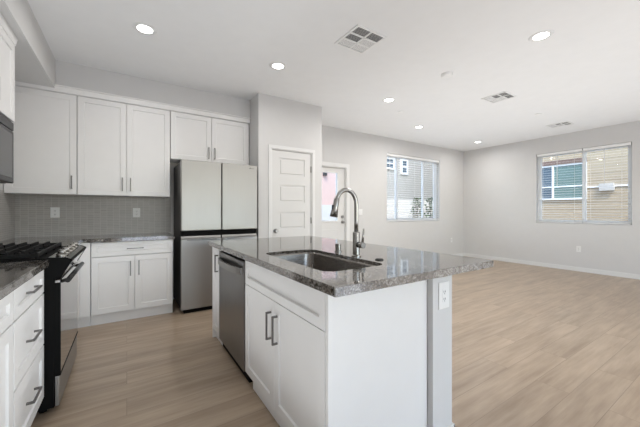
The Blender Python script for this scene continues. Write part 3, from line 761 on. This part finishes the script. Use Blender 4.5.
tag(part('smoke_detector', m, 'plastic', loc=(3.119, 2.113, CZ)), 'round white smoke detector on the ceiling', 'smoke detector')
for (x, y, l) in ((5.655, 2.175, 'flat white sprinkler cover between the two farther ceiling vents'), (3.677, 3.307, 'flat white sprinkler cover beside the row of far ceiling lights')):
    m = MB(); m.lathe([(.003, -.010), (.038, -.010), (.042, -.006), (.042, -.0003), (.01, -.0003)], (x, y, CZ), 24)
    tag(part('sprinkler_cover', m, 'plastic', loc=(x, y, CZ)), l, 'sprinkler', 'flush sprinkler covers')

# ------------------------------------------------------------ outdoors seen through the windows
m = MB(); m.box(-20, 40, -20, 40, -.30, -.16); struct('ground', m, 'concrete')
t = thing('neighbor_house', 'tan sided house with a teal window seen through the right wall window', 'house', (13, 3, -.16))
m = MB(); m.box(11, 16, -3, 7.6, -.16, 5.5); part('wall', m, 'stucco_tan', t)
m = MB(); m.box(10.90, 11, 3.02, 4.36, 2.60, 2.73); part('header_trim', m, 'ext_brown', t)
m = MB(); y0, y1, z0, z1, f = 3.02, 4.36, 1.54, 2.60, .05
m.box(10.93, 11, y0, y1, z0, z0+f); m.box(10.93, 11, y0, y1, z1-f, z1); m.box(10.93, 11, y0, y0+f, z0+f, z1-f); m.box(10.93, 11, y1-f, y1, z0+f, z1-f)
m.box(10.93, 11, 3.79, 3.79+f, z0+f, z1-f); m.box(10.95, 11, y0+f, y1-f, 1.915, 1.955)
w = part('window', m, 'ext_white', t)
m = MB(); m.box(10.965, 10.998, y0+f, 3.79, z0+f, z1-f); part('pane', m, 'teal', w)
m = MB(); m.box(10.965, 10.998, 3.79+f, y1-f, z0+f, z1-f); part('pane', m, 'blue', w)
m = MB(); m.box(10.97, 11, -3, 3.13, 1.86, 1.90); part('belly_band', m, 'ext_white', t)
m = MB(); m.box(10.88, 11, 2.44, 2.74, 1.75, 1.96, .01); part('utility_box', m, mat('grey_utility_box', (.48, .45, .40), .7), t)
t = thing('neighbor_house', 'beige stucco house with small blue windows beyond the far wall window', 'house', (13, 13, -.16))
m = MB(); m.box(8.0, 20, 10, 15, -.16, 6.5); part('wall', m, 'stucco_beige', t)
for (x0, x1, z0, z1) in ((10.0, 10.62, 3.15, 3.72), (11.08, 11.55, 2.98, 3.72)):
    m = MB(); f = .08
    m.box(x0, x1, 9.93, 10, z0, z0+f); m.box(x0, x1, 9.93, 10, z1-f, z1); m.box(x0, x0+f, 9.93, 10, z0+f, z1-f); m.box(x1-f, x1, 9.93, 10, z0+f, z1-f); m.box(x0+f, x1-f, 9.95, 10, (z0+z1)/2-.03, (z0+z1)/2+.03)
    w = part('window', m, 'ext_white', t); m = MB(); m.box(x0+f, x1-f, 9.965, 9.998, z0+f, z1-f); part('pane', m, 'blue', w)
t = thing('neighbor_house', 'pink stucco house seen through the front door glass', 'house', (5.5, 10, -.16))
m = MB(); m.box(3.6, 7.0, 8.0, 10, -.16, 5.0); part('wall', m, 'stucco_pink', t)
m = MB(); m.box(3.6, 7.0, 7.93, 8.0, -.16, 1.40); part('garage_door', m, mat('garage_door_paint', (.56, .55, .53), .7), t)
m = MB(); m.box(5.27, 5.37, 7.88, 8.0, 2.33, 2.55, .01); part('wall_lamp', m, 'dark', t)
m = MB(); m.box(7.1, 16, 7.6, 7.75, -.16, 1.62); tag(part('garden_wall', m, 'fence', loc=(11, 7.7, -.16)), 'low tan block wall outside behind the shrubs', 'wall')
def shrub(x, y, h, w, label, seed):
    rnd = random.Random(seed)
    t = thing('shrub', label, 'shrub', (x, y, -.16), 'shrubs outside the far window')
    m = MB()
    for i in range(5):
        a = rnd.uniform(0, 6.28); m.tube([(x, y, -.16), (x+.3*w*math.cos(a), y+.3*w*math.sin(a), h*.5), (x+.6*w*math.cos(a), y+.6*w*math.sin(a), h*.85)], [.02, .013, .005], 6)
    part('stems', m, 'bark', t)
    m = MB()
    for i in range(420):
        a = rnd.uniform(0, 6.28); q = rnd.random()**.5*w; z = rnd.uniform(.35, 1)*h; q *= .55+.45*math.sin(math.pi*min(1, z/h))
        m.M = Matrix.Translation((x+q*math.cos(a), y+q*math.sin(a), z)) @ Matrix.Rotation(rnd.uniform(0, 6.28), 4, 'Z') @ Matrix.Rotation(rnd.uniform(-.9, .9), 4, 'X')
        vs = [m._v(p) for p in ((0, 0, 0), (.028, .05, .008), (0, .11, 0), (-.028, .05, .008))]; m.bm.faces.new(vs)
    part('leaves', m, 'leaf', t)
shrub(7.62, 6.2, 1.58, .22, 'green shrub outside seen through the middle pane of the far window', 3)
shrub(8.26, 6.2, 1.60, .22, 'green shrub outside seen through the right pane of the far window', 5)
